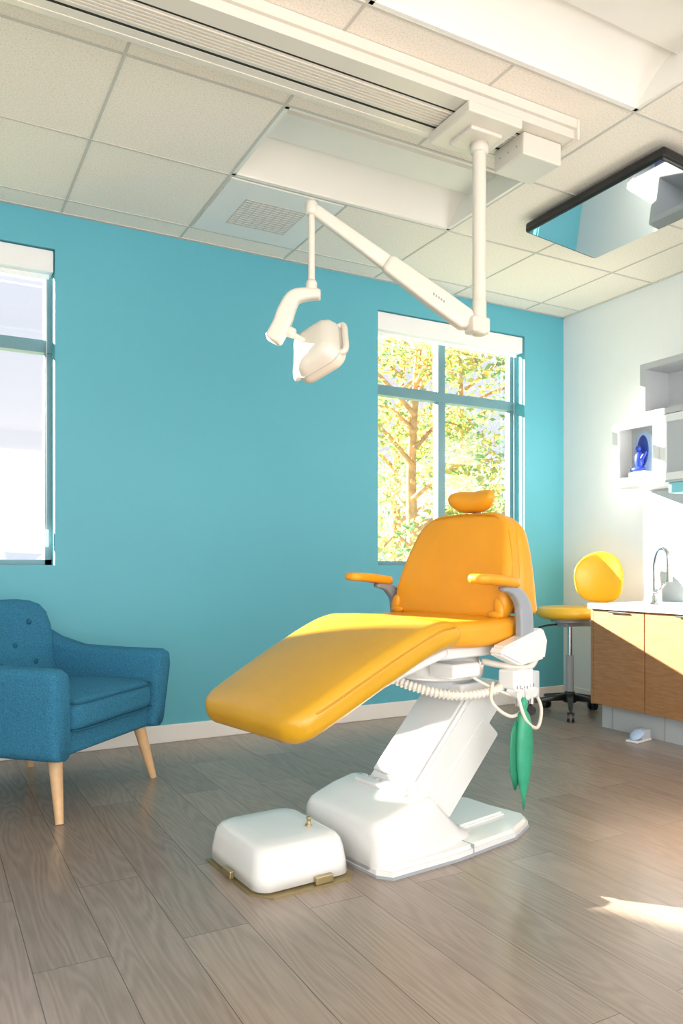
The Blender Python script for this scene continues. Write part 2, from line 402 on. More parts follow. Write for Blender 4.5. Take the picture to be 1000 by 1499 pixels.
# ------------------------------------------------------------ outdoors
box('ground_outside',(-40,0.4,-0.3),(60,120,-0.2),M['ground'])
bm=bmesh.new()
prev=None
for i in range(41):
    x=-40+i*4; z=2.5+2.2*math.sin(i*0.55)+1.2*math.sin(i*1.3+1)
    a=bm.verts.new((x,80,-0.3)); b=bm.verts.new((x,88,max(0.6,z))); 
    if prev: bm.faces.new([prev[0],a,b,prev[1]])
    prev=(a,b)
obj('distant_hill',bm,M['hill'])
box('unseen_sun_blocker',(-10.0,3.9,-0.2),(-6.14,4.6,5.5),M['stucco'])  # unseen block, added to cut most of the sun through the left window
def tree(loc,h,trunk,spread,leafm,nleaf,lean,seed):
    rnd=random.Random(seed); e=empty('outdoor_tree',loc)
    bm=bmesh.new()
    tp=[(0,0,0),(lean*0.2,0,h*0.25),(lean*0.4,0.1,h*0.5),(lean,0,h*0.95)]
    bm_tube(bm,tp,lambda t:trunk*(1-0.7*t),n=10)
    ends=[]
    for i in range(16):
        f=0.22+0.7*i/16; b0=Vector((lean*f*f,0,h*f)); a=rnd.uniform(0,6.28); l=spread*rnd.uniform(0.6,1.1)
        b1=b0+Vector((math.cos(a)*l,math.sin(a)*l,rnd.uniform(-0.1,0.7)*l))
        mid=b0.lerp(b1,0.5)+Vector((0,0,0.15*l))
        bm_tube(bm,[b0,mid,b1],lambda t:trunk*0.32*(1-0.75*t),n=6,k=5)
        ends+= [b1,mid,b0.lerp(b1,0.75)]
    obj('trunk_and_branches',bm,M['bark'],e)
    bm=bmesh.new()
    for k in range(nleaf):
        c=ends[rnd.randrange(len(ends))]; g=Vector((rnd.gauss(0,.32),rnd.gauss(0,.32),rnd.gauss(0,.26)))*spread*0.5
        p=c+g; s=rnd.uniform(0.035,0.075)
        r=Euler((rnd.uniform(0,6.3),rnd.uniform(0,6.3),rnd.uniform(0,6.3))).to_matrix()
        vs=[bm.verts.new(p+r@Vector(q)*s) for q in ((0,-1,0),(0.45,0,0.1),(0,1,0),(-0.45,0,0.1))]
        f=bm.faces.new(vs); f.material_index=0 if rnd.random()<0.62 else 1
    obj('foliage',bm,leafm,e)
tree((1.75,4.6,-0.2),5.2,0.12,1.35,[M['leaf_y'],M['leaf_g']],4200,0.2,3)
tree((3.6,5.6,-0.2),5.6,0.10,1.5,[M['leaf_g'],M['leaf_y']],4200,-0.3,5)
tree((4.6,9.5,-0.2),6.5,0.14,2.0,[M['leaf_y'],M['leaf_g']],2500,0.3,9)

# ------------------------------------------------------------ dental patient chair
def Rz(a): return Matrix.Rotation(a,4,'Z')
aC=math.radians(11.5)
F=Vector((-3.20,-1.93,0))
ch=empty('dental_chair',F,aC)
def uz(x,z,y=0): return (x,y,z)
M['pipe']=simple('yellow_piping',(0.55,0.25,0.01),0.4)
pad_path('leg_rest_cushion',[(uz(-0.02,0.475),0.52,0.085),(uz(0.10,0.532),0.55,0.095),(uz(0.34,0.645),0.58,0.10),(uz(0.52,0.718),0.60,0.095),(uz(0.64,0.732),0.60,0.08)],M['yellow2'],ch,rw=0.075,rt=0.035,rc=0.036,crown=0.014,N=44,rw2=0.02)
pad_path('seat_cushion',[(uz(0.60,0.728),0.565,0.085),(uz(0.78,0.722),0.58,0.09),(uz(1.0,0.735),0.56,0.08)],M['yellow'],ch,rw=0.03,rt=0.03,rc=0.03,crown=0.006,N=20)
for s in (1,-1):
    tube('leg_rest_piping',[(0.02,s*0.235,0.520),(0.05,s*0.264,0.536),(0.10,s*0.274,0.558),(0.34,s*0.289,0.669),(0.52,s*0.299,0.742),(0.60,s*0.299,0.755)],0.003,M['pipe'],ch,n=6)
tube('foot_piping',[(0.02,0.235,0.520),(0.00,0.16,0.516),(-0.005,0,0.515),(0.00,-0.16,0.516),(0.02,-0.235,0.520)],0.003,M['pipe'],ch,n=6)
pad_path('leg_rest_shell',[(uz(0.08,0.465),0.44,0.03),(uz(0.34,0.588),0.48,0.03),(uz(0.64,0.675),0.52,0.03)],M['wplastic'],ch,rw=0.05,rt=0.01,rc=0.012,N=14)
zb=[(0.915,0.745,0.50,0.075),(0.935,0.83,0.560,0.09),(0.965,0.93,0.545,0.09),(0.995,1.03,0.495,0.08),(1.02,1.10,0.445,0.075),(1.037,1.155,0.385,0.06)]
pad_path('backrest_cushion',[(uz(x,z),w,t) for x,z,w,t in zb],M['yellow'],ch,rw=0.05,rt=0.035,rc=0.035,N=36,rw2=0.085,cup=0.015)
zb2=[(1.020,0.78,0.575,0.12),(1.025,0.93,0.550,0.095),(1.035,1.03,0.51,0.08),(1.047,1.10,0.46,0.065),(1.052,1.15,0.40,0.05)]
pad_path('backrest_cover',[(uz(x,z),w,t) for x,z,w,t in zb2],M['yellow'],ch,rw=0.015,rt=0.02,rc=0.03,N=30,rw2=0.085)
for s in (1,-1):
    tube('backrest_piping',[(0.900,s*0.258,0.80),(0.918,s*0.278,0.88),(0.945,s*0.262,0.97),(0.963,s*0.240,1.04),(0.980,s*0.212,1.095),(0.993,s*0.14,1.140),(1.000,0.0,1.153)],0.0028,M['pipe'],ch,n=6)
    ellipsoid('cover_tie',(0.875,s*0.258,0.805),(0.012,0.020,0.036),M['yellow'],ch,rot=Euler((0.3*s,0,0)).to_matrix())
    ellipsoid('cover_tie_lower',(0.87,s*0.246,0.782),(0.012,0.032,0.014),M['yellow'],ch)
bm=bmesh.new(); bmesh.ops.create_uvsphere(bm,u_segments=40,v_segments=24,radius=1.0)
for v in bm.verts:
    x,y,z=v.co
    yy=y*0.112; xx=x*0.045; zz=z*0.052*(0.80+0.22*abs(y))
    zz+=0.016*y*y; xx-=0.03*y*y
    v.co=Vector((1.055+xx+0.1*zz,yy,1.203+zz))
obj('headrest_cushion',bm,M['yellow'],ch,smooth=True)
cyl('headrest_stem',(1.07,0,1.10),(1.065,0,1.20),0.016,M['gray'],ch)
for s in (1,-1):
    v=s*0.315
    pad_path('armrest_pad',[(uz(0.67,0.914,v),0.085,0.030),(uz(0.77,0.907,v),0.085,0.034),(uz(0.90,0.893,v),0.07,0.034)],M['yellow'],ch,rw=0.038,rt=0.016,rc=0.016,N=16)
    bm=bmesh.new(); secs=[]
    path=catmull([(0.82,0,0.876),(0.88,0,0.868),(0.93,0,0.825),(0.945,0,0.76),(0.945,0,0.70)],8)
    for i,p in enumerate(path):
        t=(path[min(i+1,len(path)-1)]-path[max(i-1,0)]).normalized(); n=Vector((t.z,0,-t.x)); f=i/(len(path)-1)
        th=0.016+0.055*min(1,f*1.6)
        secs.append([p+Vector((0,v,0))+Vector((0,a,0))+n*b for a,b in rring(0.032,th,0.008,3)])
    bm_loft(bm,secs); obj('armrest_support',bm,M['gray'],ch)
    bm=bmesh.new()
    t=bmesh.new(); P=[(0.80,0.682),(1.02,0.735),(1.045,0.69),(1.03,0.625),(0.89,0.610),(0.78,0.655)]
    A=[t.verts.new((x,s*0.285,z)) for x,z in P]; B=[t.verts.new((x,s*0.345,z)) for x,z in P]
    t.faces.new(A); t.faces.new(B)
    for i in range(len(P)): t.faces.new([A[i],A[(i+1)%len(P)],B[(i+1)%len(P)],B[i]])
    bmesh.ops.recalc_face_normals(t,faces=t.faces[:]); bmesh.ops.bevel(t,geom=t.edges[:],offset=0.008,segments=2,affect='EDGES'); merge(bm,t)
    obj('armrest_bracket',bm,M['wplastic'],ch)
box('seat_frame',(0.56,-0.24,0.640),(1.02,0.24,0.682),M['wplastic'],ch,bev=0.012,seg=3)
box('rear_crossbar',(0.90,-0.32,0.635),(0.98,0.32,0.675),M['wplastic'],ch,bev=0.01,seg=3)
lathe('swivel_housing',[(0.0,0.555),(0.15,0.555),(0.165,0.565),(0.165,0.60),(0.15,0.615),(0.14,0.64),(0,0.64)],M['wplastic'],ch,center=(0.79,-0.05,0))
lathe('swivel_collar',[(0.0,0.52),(0.11,0.52),(0.12,0.53),(0.12,0.56),(0,0.56)],M['lgray'],ch,center=(0.79,-0.05,0))
box('brake_knob_housing',(0.64,-0.26,0.575),(0.78,-0.14,0.625),M['wplastic'],ch,bev=0.012,seg=3)
bm=bmesh.new()
hp=catmull([(0.50,0.0,0.600),(0.54,-0.16,0.555),(0.63,-0.27,0.528),(0.80,-0.30,0.53),(0.90,-0.29,0.57)],20)
bm_tube(bm,hp,lambda t:0.014+0.003*math.sin(t*260),n=10,k=3)
obj('corrugated_hose',bm,M['cream'],ch)
aB=math.radians(8)
Bw=Matrix.Translation((-2.875,-1.9,0))@Rz(aB)
toC=(Matrix.Translation(F)@Rz(aC)).inverted()@Bw
def inC(o):
    o.data.transform(toC); return o
def prism(P,z0,z1,bev,seg=3):
    t=bmesh.new()
    A=[t.verts.new((x,y,z0)) for x,y in P]; B=[t.verts.new((x,y,z1)) for x,y in P]
    t.faces.new(A[::-1]); t.faces.new(B)
    for i in range(len(P)): t.faces.new([A[i],A[(i+1)%len(P)],B[(i+1)%len(P)],B[i]])
    bmesh.ops.recalc_face_normals(t,faces=t.faces[:])
    if bev: 
        ed=[e for e in t.edges if e.verts[0].co.z>z1-1e-6 and e.verts[1].co.z>z1-1e-6]
        bmesh.ops.bevel(t,geom=ed,offset=bev,segments=seg,affect='EDGES')
    return t
plate=[(0.03,-0.245),(0.30,-0.255),(0.60,-0.232),(0.735,-0.175),(0.765,-0.13),(0.745,0.02),(0.745,0.13),(0.70,0.20),(0.55,0.225),(0.03,0.225),(0,0.19),(0,-0.20)]
t=prism(plate,0.0,0.035,0.012); o=obj('base_plate',t,M['wplastic'],ch); inC(o)
t=prism([(x*1.01-0.003,y*1.02) for x,y in plate],0.0,0.008,0); o=obj('base_gasket',t,M['mgray'],ch); inC(o)
t=prism([(0.44,-0.12),(0.69,-0.10),(0.69,0.12),(0.44,0.14)],0.034,0.048,0.008); o=obj('base_inset',t,M['wplastic'],ch); inC(o)
o=box('base_seam',(0.372,-0.252,0.008),(0.375,0.226,0.0365),M['mgray'],ch); inC(o)
secs=[]
hood=[(0.0,0.36,0.13),(0.006,0.40,0.148),(0.022,0.425,0.160),(0.05,0.44,0.168),(0.12,0.445,0.190),(0.20,0.445,0.207),(0.235,0.44,0.205),(0.27,0.43,0.180),(0.32,0.42,0.13),(0.37,0.40,0.085),(0.42,0.37,0.055),(0.46,0.33,0.040)]
for x,w,z1 in hood:
    z0=0.01; rc=min(0.035,(z1-z0)/2-0.002)
    ring=[]
    for a,b in rring(w,z1-z0,rc,6):
        f=(b/(z1-z0)+0.5); ring.append(Vector((x,a*(1.03-0.09*f),(z0+z1)/2+b)))
    secs.append(ring)
o=loft('base_hood',secs,M['wplastic'],ch); inC(o)
def beam(x0,z0,x1,z1,y0,y1,th,bev,name,mat):
    t=bmesh.new(); d=Vector((x1-x0,0,z1-z0)).normalized(); n=Vector((d.z,0,-d.x))
    P0=Vector((x0,0,z0)); P1=Vector((x1,0,z1))
    Q=[P0,P1,P1+n*th,P0+n*th]
    A=[t.verts.new((q.x,y0,q.z)) for q in Q]; B=[t.verts.new((q.x,y1,q.z)) for q in Q]
    t.faces.new(A); t.faces.new(B)
    for i in range(4): t.faces.new([A[i],A[(i+1)%4],B[(i+1)%4],B[i]])
    bmesh.ops.recalc_face_normals(t,faces=t.faces[:]); bmesh.ops.bevel(t,geom=t.edges[:],offset=bev,segments=3,affect='EDGES')
    o=obj(name,t,mat,ch); inC(o); return o
beam(0.185,0.165,0.535,0.535,-0.12,0.12,0.15,0.010,'lift_column',M['wplastic'])
beam(0.235,0.235,0.52,0.536,-0.105,0.105,0.01,0.002,'lift_column_cover',M['wplastic'])
beam(0.27,0.12,0.56,0.42,-0.124,0.124,0.11,0.006,'lift_column_side_panel',M['wplastic'])
o=box('column_hinge_strip',(0.165,-0.125,0.198),(0.215,0.125,0.212),M['wplastic'],ch,bev=0.004); inC(o)
bm=bmesh.new()
for i in range(8):
    y=-0.11+i*0.031; bm_box(bm,(0.20,y,0.208),(0.214,y+0.018,0.216))
o=obj('hinge_vents',bm,M['lgray'],ch); inC(o)
o=box('column_head',(0.42,-0.15,0.495),(0.62,0.14,0.545),M['wplastic'],ch,bev=0.012,seg=3); inC(o)
box('valve_block',(0.83,-0.36,0.535),(0.94,-0.29,0.60),M['wplastic'],ch,bev=0.008,seg=3)
for i,(x,z) in enumerate([(0.85,0.52),(0.89,0.515),(0.925,0.52)]):
    cyl('holder_ring',(x,-0.375,z),(x,-0.325,z+0.01),0.018,M['wplastic'],ch,n=18)
    cyl('handpiece_coupler',(x,-0.36,z-0.04),(x,-0.36,z+0.03),0.009,M['chrome'],ch,n=14)
tube('support_arm',[(0.83,-0.22,0.62),(0.88,-0.30,0.605),(0.95,-0.33,0.60),(1.01,-0.32,0.63)],0.012,M['cream'],ch)
tube('hose_loop_1',[(0.83,-0.37,0.53),(0.85,-0.39,0.44),(0.93,-0.38,0.40),(0.98,-0.36,0.46),(0.94,-0.35,0.54)],0.006,M['cream'],ch)
tube('hose_loop_2',[(0.79,-0.30,0.56),(0.75,-0.33,0.50),(0.81,-0.36,0.45),(0.90,-0.35,0.47),(0.92,-0.34,0.53)],0.006,M['cream'],ch)
tube('hose_loop_3',[(0.73,-0.2,0.60),(0.79,-0.3,0.54),(0.90,-0.36,0.50),(0.95,-0.34,0.56),(0.97,-0.3,0.62)],0.005,M['cream'],ch)
box('metal_clip',(0.935,-0.365,0.50),(0.965,-0.33,0.59),M['lgray'],ch,bev=0.004)
gp=empty('hanging_green_sleeve',(0.860,-0.375,0.012)); gp.parent=ch
secs=[]
for z,w,t,dx in [(0.50,0.012,0.012,0.0),(0.485,0.03,0.025,0),(0.47,0.034,0.028,0),(0.455,0.022,0.02,0),(0.44,0.045,0.035,0),(0.40,0.07,0.04,0.005),(0.34,0.083,0.04,0.005),(0.27,0.075,0.036,0.003),(0.21,0.05,0.028,0),(0.165,0.018,0.014,0),(0.12,0.005,0.005,0)]:
    secs.append([Vector((dx+w/2*math.cos(a*math.pi/10),t/2*math.sin(a*math.pi/10),z)) for a in range(20)])
loft('sleeve_body',secs,M['green'],gp)
secs=[]
for z,w,t in [(0.42,0.012,0.008),(0.38,0.05,0.012),(0.31,0.062,0.012),(0.24,0.05,0.012),(0.19,0.012,0.008)]:
    secs.append([Vector((-0.03+w/2*math.cos(a*math.pi/10),0.012+t/2*math.sin(a*math.pi/10),z)) for a in range(20)])
loft('sleeve_fold',secs,simple('green_dark',(0.02,0.22,0.12),0.45),gp)
cyl('sleeve_hook',(0,0,0.49),(0,0,0.53),0.005,M['chrome'],gp,n=12)

# floor utility box
jb=empty('floor_utility_box',(-3.075,-1.87,0),math.radians(4))
secs=[]
for z,w,d,r in [(0.012,0.325,0.385,0.05),(0.05,0.32,0.38,0.055),(0.09,0.308,0.368,0.055),(0.112,0.295,0.355,0.055),(0.124,0.275,0.335,0.055),(0.130,0.24,0.30,0.05),(0.132,0.15,0.2,0.04),(0.133,0.02,0.03,0.01)]:
    secs.append([Vector((a,b,z)) for a,b in rring(w,d,r,6)])
loft('cover',secs,M['wplastic'],jb)
t=prism([(-0.172,-0.15),(-0.125,-0.215),(0.14,-0.215),(0.170,-0.18),(0.168,0.17),(-0.172,0.17)],0,0.006,0); obj('base_flange',t,M['brass'],jb)
box('latch',(0.02,-0.209,0.006),(0.08,-0.194,0.03),M['brass'],jb,bev=0.003)
box('latch_side',(-0.178,-0.03,0.006),(-0.163,0.03,0.03),M['brass'],jb,bev=0.003)
lathe('screw',[(0,0.130),(0.011,0.130),(0.011,0.136),(0.006,0.138),(0.006,0.152),(0.008,0.154),(0.008,0.160),(0,0.161)],M['brass'],jb,center=(0.08,-0.06,0),n=16)

# ------------------------------------------------------------ overhead track + lamp
rl=empty('ceiling_light_track',(0,0,0))
X0,X1=-5.6,-1.77
bm=bmesh.new()
bm_box(bm,(X0,-1.865,2.70),(X1,-1.835,2.738)); bm_box(bm,(X0,-1.835,2.72),(X1,-1.585,2.738))
bm_box(bm,(X0,-1.85,2.665),(X1,-1.775,2.735)); bm_box(bm,(X0,-1.60,2.665),(X1,-1.575,2.735)); bm_box(bm,(X0,-1.76,2.668),(X1,-1.65,2.735))
bm_box(bm,(X0,-1.635,2.668),(X1,-1.60,2.735))
for i in range(6): bm_box(bm,(X0,-1.752+i*0.016,2.664),(X1,-1.746+i*0.016,2.669))
obj('rail_profile',bm,M['cream'],rl)
bm=bmesh.new()
bm_box(bm,(X0,-1.775,2.670),(X1-0.002,-1.76,2.70)); bm_box(bm,(X0,-1.65,2.670),(X1-0.002,-1.635,2.70))
obj('rail_slots',bm,M['slot'],rl)
box('end_cap',(X1,-1.87,2.655),(X1+0.012,-1.57,2.736),M['cream'],rl,bev=0.003)
box('junction_box',(-1.99,-1.80,2.575),(-1.79,-1.62,2.664),M['cream'],rl,bev=0.006)
bm=bmesh.new()
for i in range(3): bm_cyl(bm,(-1.992,-1.76+0.05*i,2.62),(-1.98,-1.76+0.05*i,2.62),0.004,n=10)
obj('junction_box_ports',bm,M['mgray'],rl)
dl=empty('dental_operating_light',(-2.146,-1.72,0))
box('carriage_plate',(-0.165,-0.15,2.618),(0.09,0.11,2.66),M['cream'],dl,bev=0.006)
box('carriage_step',(-0.10,-0.08,2.605),(0.05,0.06,2.62),M['cream'],dl,bev=0.005)
lathe('pole_collar',[(0,2.57),(0.032,2.57),(0.036,2.575),(0.036,2.607),(0,2.607)],M['cream'],dl)
cyl('pole',(0,0,1.93),(0,0,2.58),0.0265,M['cream'],dl,n=32)
lathe('pole_sleeve',[(0,1.86),(0.026,1.86),(0.028,1.865),(0.028,1.99),(0.026,1.995),(0,1.995)],M['cream'],dl)
E=Vector((-0.60,0.27,2.335)); S0=Vector((-0.035,0.016,1.905))
hd=Vector((E.x,E.y,0)).normalized()
def armsec(p,d,w,h,r=0.012):
    side=Vector((-hd.y,hd.x,0)); up=side.cross(d).normalized()
    if up.z<0: up=-up
    return [p+side*a+up*b for a,b in rring(w,h,r,4)]
d=(E-S0).normalized(); L=(E-S0).length
secs=[armsec(S0+d*s,d,w,h) for s,w,h in ((0.0,0.045,0.06),(0.02,0.052,0.085),(0.16,0.052,0.085),(0.38,0.048,0.072),(0.40,0.042,0.06))]
loft('arm_lower_cover',secs,M['cream'],dl)
secs=[armsec(S0+d*s,d,w,h) for s,w,h in ((0.36,0.04,0.062),(0.5,0.038,0.056),(L-0.03,0.038,0.046),(L,0.034,0.040))]
loft('arm_upper',secs,M['cream'],dl)
box('pole_knuckle',(-0.05,-0.03,1.862),(0.034,0.034,1.925),M['cream'],dl,bev=0.01,seg=3)
bm=bmesh.new()
sd_=Vector((-hd.y,hd.x,0))
if sd_.y>0: sd_=-sd_
for i in range(5):
    c0=S0+d*(0.13+0.012*i)+sd_*0.0262
    bm_box(bm,tuple(c0+Vector((-0.003,-0.001,-0.005))),tuple(c0+Vector((0.003,0.001,0.005))))
obj('arm_lettering',bm,M['mgray'],dl)
lathe('arm_tip_cap',[(0,-0.03),(0.018,-0.03),(0.024,-0.02),(0.024,0.015),(0.016,0.026),(0,0.028)],M['cream'],dl,center=E)
cyl('drop_rod',E+Vector((0,0,-0.02)),E+Vector((0,0,-0.30)),0.013,M['cream'],dl,n=20)
lathe('rod_collar',[(0,-0.34),(0.022,-0.34),(0.022,-0.29),(0.016,-0.28),(0,-0.28)],M['cream'],dl,center=E)
rt=Vector((0.878,-0.479,0)); fw=Vector((0.479,0.878,0)); K=E+Vector((0,0,-0.34))
def Y(a,z,b=0): return K+rt*a+fw*b+Vector((0,0,z))
bm=bmesh.new(); secs=[]
path=catmull([Y(0.035,0.005),Y(-0.02,0.005),Y(-0.068,-0.008),Y(-0.095,-0.055),Y(-0.115,-0.11),Y(-0.150,-0.175)],8)
for i,p in enumerate(path):
    tt=(path[min(i+1,len(path)-1)]-path[max(i-1,0)]).normalized(); n=tt.cross(fw).normalized(); f=i/(len(path)-1)
    h=0.036+0.034*min(1,f*1.5)
    if i in (0,len(path)-1): h*=0.75
    secs.append([p+fw*a+n*b for a,b in rring(0.055,h,0.014,4)])
bm_loft(bm,secs); obj('yoke',bm,M['cream'],dl)
cyl('head_axle',Y(-0.10,-0.135),Y(0.0,-0.185,0.01),0.012,M['cream'],dl,n=16)
lathe('axle_knob',[(0,-0.02),(0.018,-0.02),(0.02,-0.01),(0.02,0.012),(0.012,0.02),(0,0.02)],M['cream'],dl,center=Y(-0.08,-0.140),axis=tuple(rt+Vector((0,0,-0.4))))
loc=Y(0.018,-0.195,0.02)
nrm=(rt*0.52+fw*0.62-Vector((0,0,1))*0.40).normalized()
ax=(Vector((0,0,1))-nrm*nrm.z).normalized()
sd=nrm.cross(ax).normalized()
q=Matrix.Rotation(math.radians(-24),3,nrm); ax=q@ax; sd=q@sd
secs=[]
for s,w,h,r in [(-0.052,0.06,0.07,0.02),(-0.050,0.11,0.13,0.035),(-0.040,0.158,0.176,0.042),(-0.022,0.186,0.204,0.048),(0.005,0.198,0.218,0.05),(0.035,0.204,0.224,0.05),(0.050,0.204,0.224,0.05),(0.055,0.194,0.214,0.046),(0.055,0.15,0.17,0.04)]:
    secs.append([loc+nrm*s+sd*a+ax*b for a,b in rring(w,h,r,6)])
loft('lamp_head',secs,M['cream'],dl)
secs=[]
for s,w,h,r in [(0.012,0.203,0.223,0.05),(0.015,0.2035,0.2235,0.05)]:
    secs.append([loc+nrm*s+sd*a+ax*b for a,b in rring(w,h,r,6)])
loft('lamp_head_seam',secs,M['lgray'],dl,smooth=False)
secs=[]
for s,w,h,r in [(0.052,0.16,0.18,0.05),(0.058,0.16,0.18,0.05)]:
    secs.append([loc+nrm*s+sd*a+ax*b for a,b in rring(w,h,r,6)])
loft('lamp_lens',secs,M['lgray'],dl,smooth=False)
for s in (1,-1):
    hp=[loc+sd*(0.085*s)+ax*0.075+nrm*0.02,loc+sd*(0.116*s)+ax*0.07+nrm*0.025,loc+sd*(0.120*s)+nrm*0.025,loc+sd*(0.116*s)-ax*0.07+nrm*0.025,loc+sd*(0.085*s)-ax*0.075+nrm*0.02]
    tube('handle',hp,0.012,M['cream'],dl,n=12)

# ------------------------------------------------------------ ceiling tv
tv=empty('ceiling_television',(-1.085,-1.50,2.660)); tv.rotation_euler=(0,math.radians(5),0)
box('bezel_body',(-0.25,-0.425,-0.010),(0.25,0.425,0.042),M['black'],tv,bev=0.014,seg=3)
box('screen_panel',(-0.238,-0.405,-0.0125),(0.240,0.405,-0.0095),M['screen'],tv)
box('mount_plate',(-0.10,-0.12,0.038),(0.10,0.12,0.064),M['black'],tv)

# ------------------------------------------------------------ cabinets right wall
bc=empty('base_cabinet',(0,0,0))
ya,yz=-0.82,-3.1; xf=-0.58
box('carcass',(xf+0.02,yz,0.14),(-0.001,ya,0.70),M['lgray'],bc)
y=ya-0.006
i=0
for w in (0.37,0.60,0.60,0.62):
    box('door_front_%d'%(i+1),(xf,y-w+0.004,0.142),(xf+0.02,y,0.695),M['oak'],bc,bev=0.002)
    cyl('handle_%d'%(i+1),(xf-0.012,y-w*0.35,0.688),(xf-0.012,y-w*0.68,0.688),0.005,M['chrome'],bc,n=10)
    y-=w+0.002; i+=1
box('side_panel',(xf,ya-0.004,0.14),(-0.001,ya+0.012,0.70),M['oak'],bc)
box('toe_kick',(xf+0.06,yz,0),(-0.001,ya-0.02,0.14),M['lgray'],bc)
bm=bmesh.new()
for k in range(6): bm_box(bm,(xf+0.056,ya-0.10-0.36*k-0.004,0.0),(xf+0.0605,ya-0.10-0.36*k,0.14))
obj('toe_kick_seams',bm,M['mgray'],bc)
box('countertop',(xf-0.02,yz,0.70),(-0.001,ya+0.02,0.733),M['counter'],bc,bev=0.004)
box('backsplash_panel',(-0.012,yz,0.733),(-0.001,-0.75,1.42),M['steel'],bc)
lathe('sink_rim',[(0.15,0.733),(0.17,0.733),(0.172,0.737),(0.165,0.739),(0.15,0.739),(0.148,0.735)],M['chrome'],bc,center=(-0.33,-1.36,0))
fc=empty('sink_faucet',(-0.33,-1.06,0.7335))
lathe('faucet_base',[(0,0),(0.028,0),(0.028,0.008),(0.018,0.012),(0.016,0.05),(0,0.05)],M['chrome'],fc,n=24)
tube('gooseneck',[(0,0,0.04),(0,0,0.16),(0,0,0.24),(-0.004,-0.025,0.300),(-0.012,-0.065,0.318),(-0.02,-0.10,0.295),(-0.022,-0.110,0.24),(-0.022,-0.112,0.20)],0.012,M['chrome'],fc,n=14)
cyl('spray_head',(-0.022,-0.112,0.215),(-0.022,-0.113,0.13),0.015,M['chrome'],fc,r1=0.018)
tube('lever',[(0,-0.015,0.07),(-0.02,-0.05,0.085),(-0.04,-0.10,0.12)],0.006,M['chrome'],fc,n=10)
cyl('lever_hub',(0,0,0.07),(-0.008,-0.035,0.075),0.014,M['chrome'],fc)
uc=empty('wall_cabinet',(0,0,0))
xu=-0.306; za,zb_=1.447,1.825
def framebox(bm,x0,x1,y0,y1,z0,z1,t):
    bm_box(bm,(x0,y0,z0),(x1,y1,z0+t)); bm_box(bm,(x0,y0,z1-t),(x1,y1,z1)); bm_box(bm,(x0,y0,z0+t),(x1,y0+t,z1-t)); bm_box(bm,(x0,y1-t,z0+t),(x1,y1,z1-t))
M['niche']=simple('cabinet_interior_grey',(0.60,0.62,0.65),0.5,var=0.01)
bm=bmesh.new(); framebox(bm,xu+0.02,-0.001,-3.1,-0.72,za,zb_,0.018)
bm_box(bm,(xu+0.02,-1.08,za),(-0.001,-1.062,zb_)); bm_box(bm,(xu+0.02,-1.44,za),(-0.001,-1.422,zb_))
obj('carcass',bm,M['white_wall'],uc)
box('carcass_back',(-0.15,-3.09,za+.018),(-0.002,-0.738,zb_-.018),M['niche'],uc)
y=-0.722
M['fpanel']=simple('frosted_panel',(0.50,0.53,0.57),0.3,var=0.01)
for i in range(4):
    w=0.345; bm=bmesh.new(); 
    t=0.042
    bm_box(bm,(xu,y-w,za),(xu+0.02,y,za+t)); bm_box(bm,(xu,y-w,zb_-t),(xu+0.02,y,zb_)); bm_box(bm,(xu,y-w,za+t),(xu+0.02,y-w+t,zb_-t)); bm_box(bm,(xu,y-t,za+t),(xu+0.02,y,zb_-t))
    obj('door_frame_%d'%(i+1),bm,M['white_wall'],uc)
    if i==0: box('door_glass_%d'%(i+1),(xu+0.010,y-w+t,za+t),(xu+0.013,y-t,zb_-t),M['glass'],uc)
    else: box('door_panel_%d'%(i+1),(xu+0.010,y-w+t,za+t),(xu+0.015,y-t,zb_-t),M['fpanel'],uc)
    y-=w+0.004
bm=bmesh.new(); framebox(bm,xu-0.002,-0.001,-3.1,-0.935,zb_+0.004,2.15,0.035); bm_box(bm,(-0.10,-3.1,zb_+.01),(-0.001,-0.94,2.14))
obj('open_shelf',bm,M['lgray'],uc)
box('under_rail',(xu,-3.1,za-0.014),(-0.001,-0.73,za-0.001),M['lgray'],uc)
fg=empty('blue_figurine',(-0.225,-0.870,za+0.018)); fg.parent=uc
secs=[]
for x_ in (0.02,0.035):
    ring=[(-0.065,0.0),(-0.065,0.18)]+[(-0.065*math.cos(a*math.pi/12),0.18+0.065*math.sin(a*math.pi/12)) for a in range(1,12)]+[(0.065,0.18),(0.065,0.0)]
    secs.append([Vector((x_,a,b+0.06)) for a,b in ring])
loft('arch_plaque',secs,M['bluelt'],fg,smooth=False)
ellipsoid('arch_recess',(0.018,0,0.19),(0.008,0.042,0.095),simple('deep_blue',(0.02,0.04,0.35),0.4),fg)
ellipsoid('figure_body',(-0.015,0,0.13),(0.025,0.030,0.055),M['bluefig'],fg)
ellipsoid('figure_head',(-0.015,0.005,0.200),(0.016,0.016,0.020),M['bluefig'],fg)
ellipsoid('figure_arm',(-0.02,-0.032,0.145),(0.012,0.012,0.040),M['bluefig'],fg,rot=Euler((0.7,0,0)).to_matrix())
ellipsoid('figure_base',(-0.015,0.01,0.075),(0.03,0.052,0.020),M['bluefig'],fg)
box('plinth',(-0.04,-0.06,0),(0.04,0.06,0.06),M['white_wall'],fg)
box('aqua_glove_box',(-0.29,-1.30,za-0.075),(-0.17,-1.12,za-0.015),M['tealtowel'],uc,bev=0.004)
fp=empty('foot_pedal',(-0.62,-1.20,0),math.radians(10))
box('pedal_plate',(-0.09,-0.035,0.0),(0.06,0.035,0.012),M['wplastic'],fp,bev=0.004)
box('pedal_body',(-0.02,-0.03,0.008),(0.06,0.03,0.06),M['lgray'],fp,bev=0.008)
ellipsoid('pedal_pad',(-0.03,0,0.038),(0.05,0.036,0.014),M['bluelt'],fp,rot=Euler((0,-0.5,0)).to_matrix())

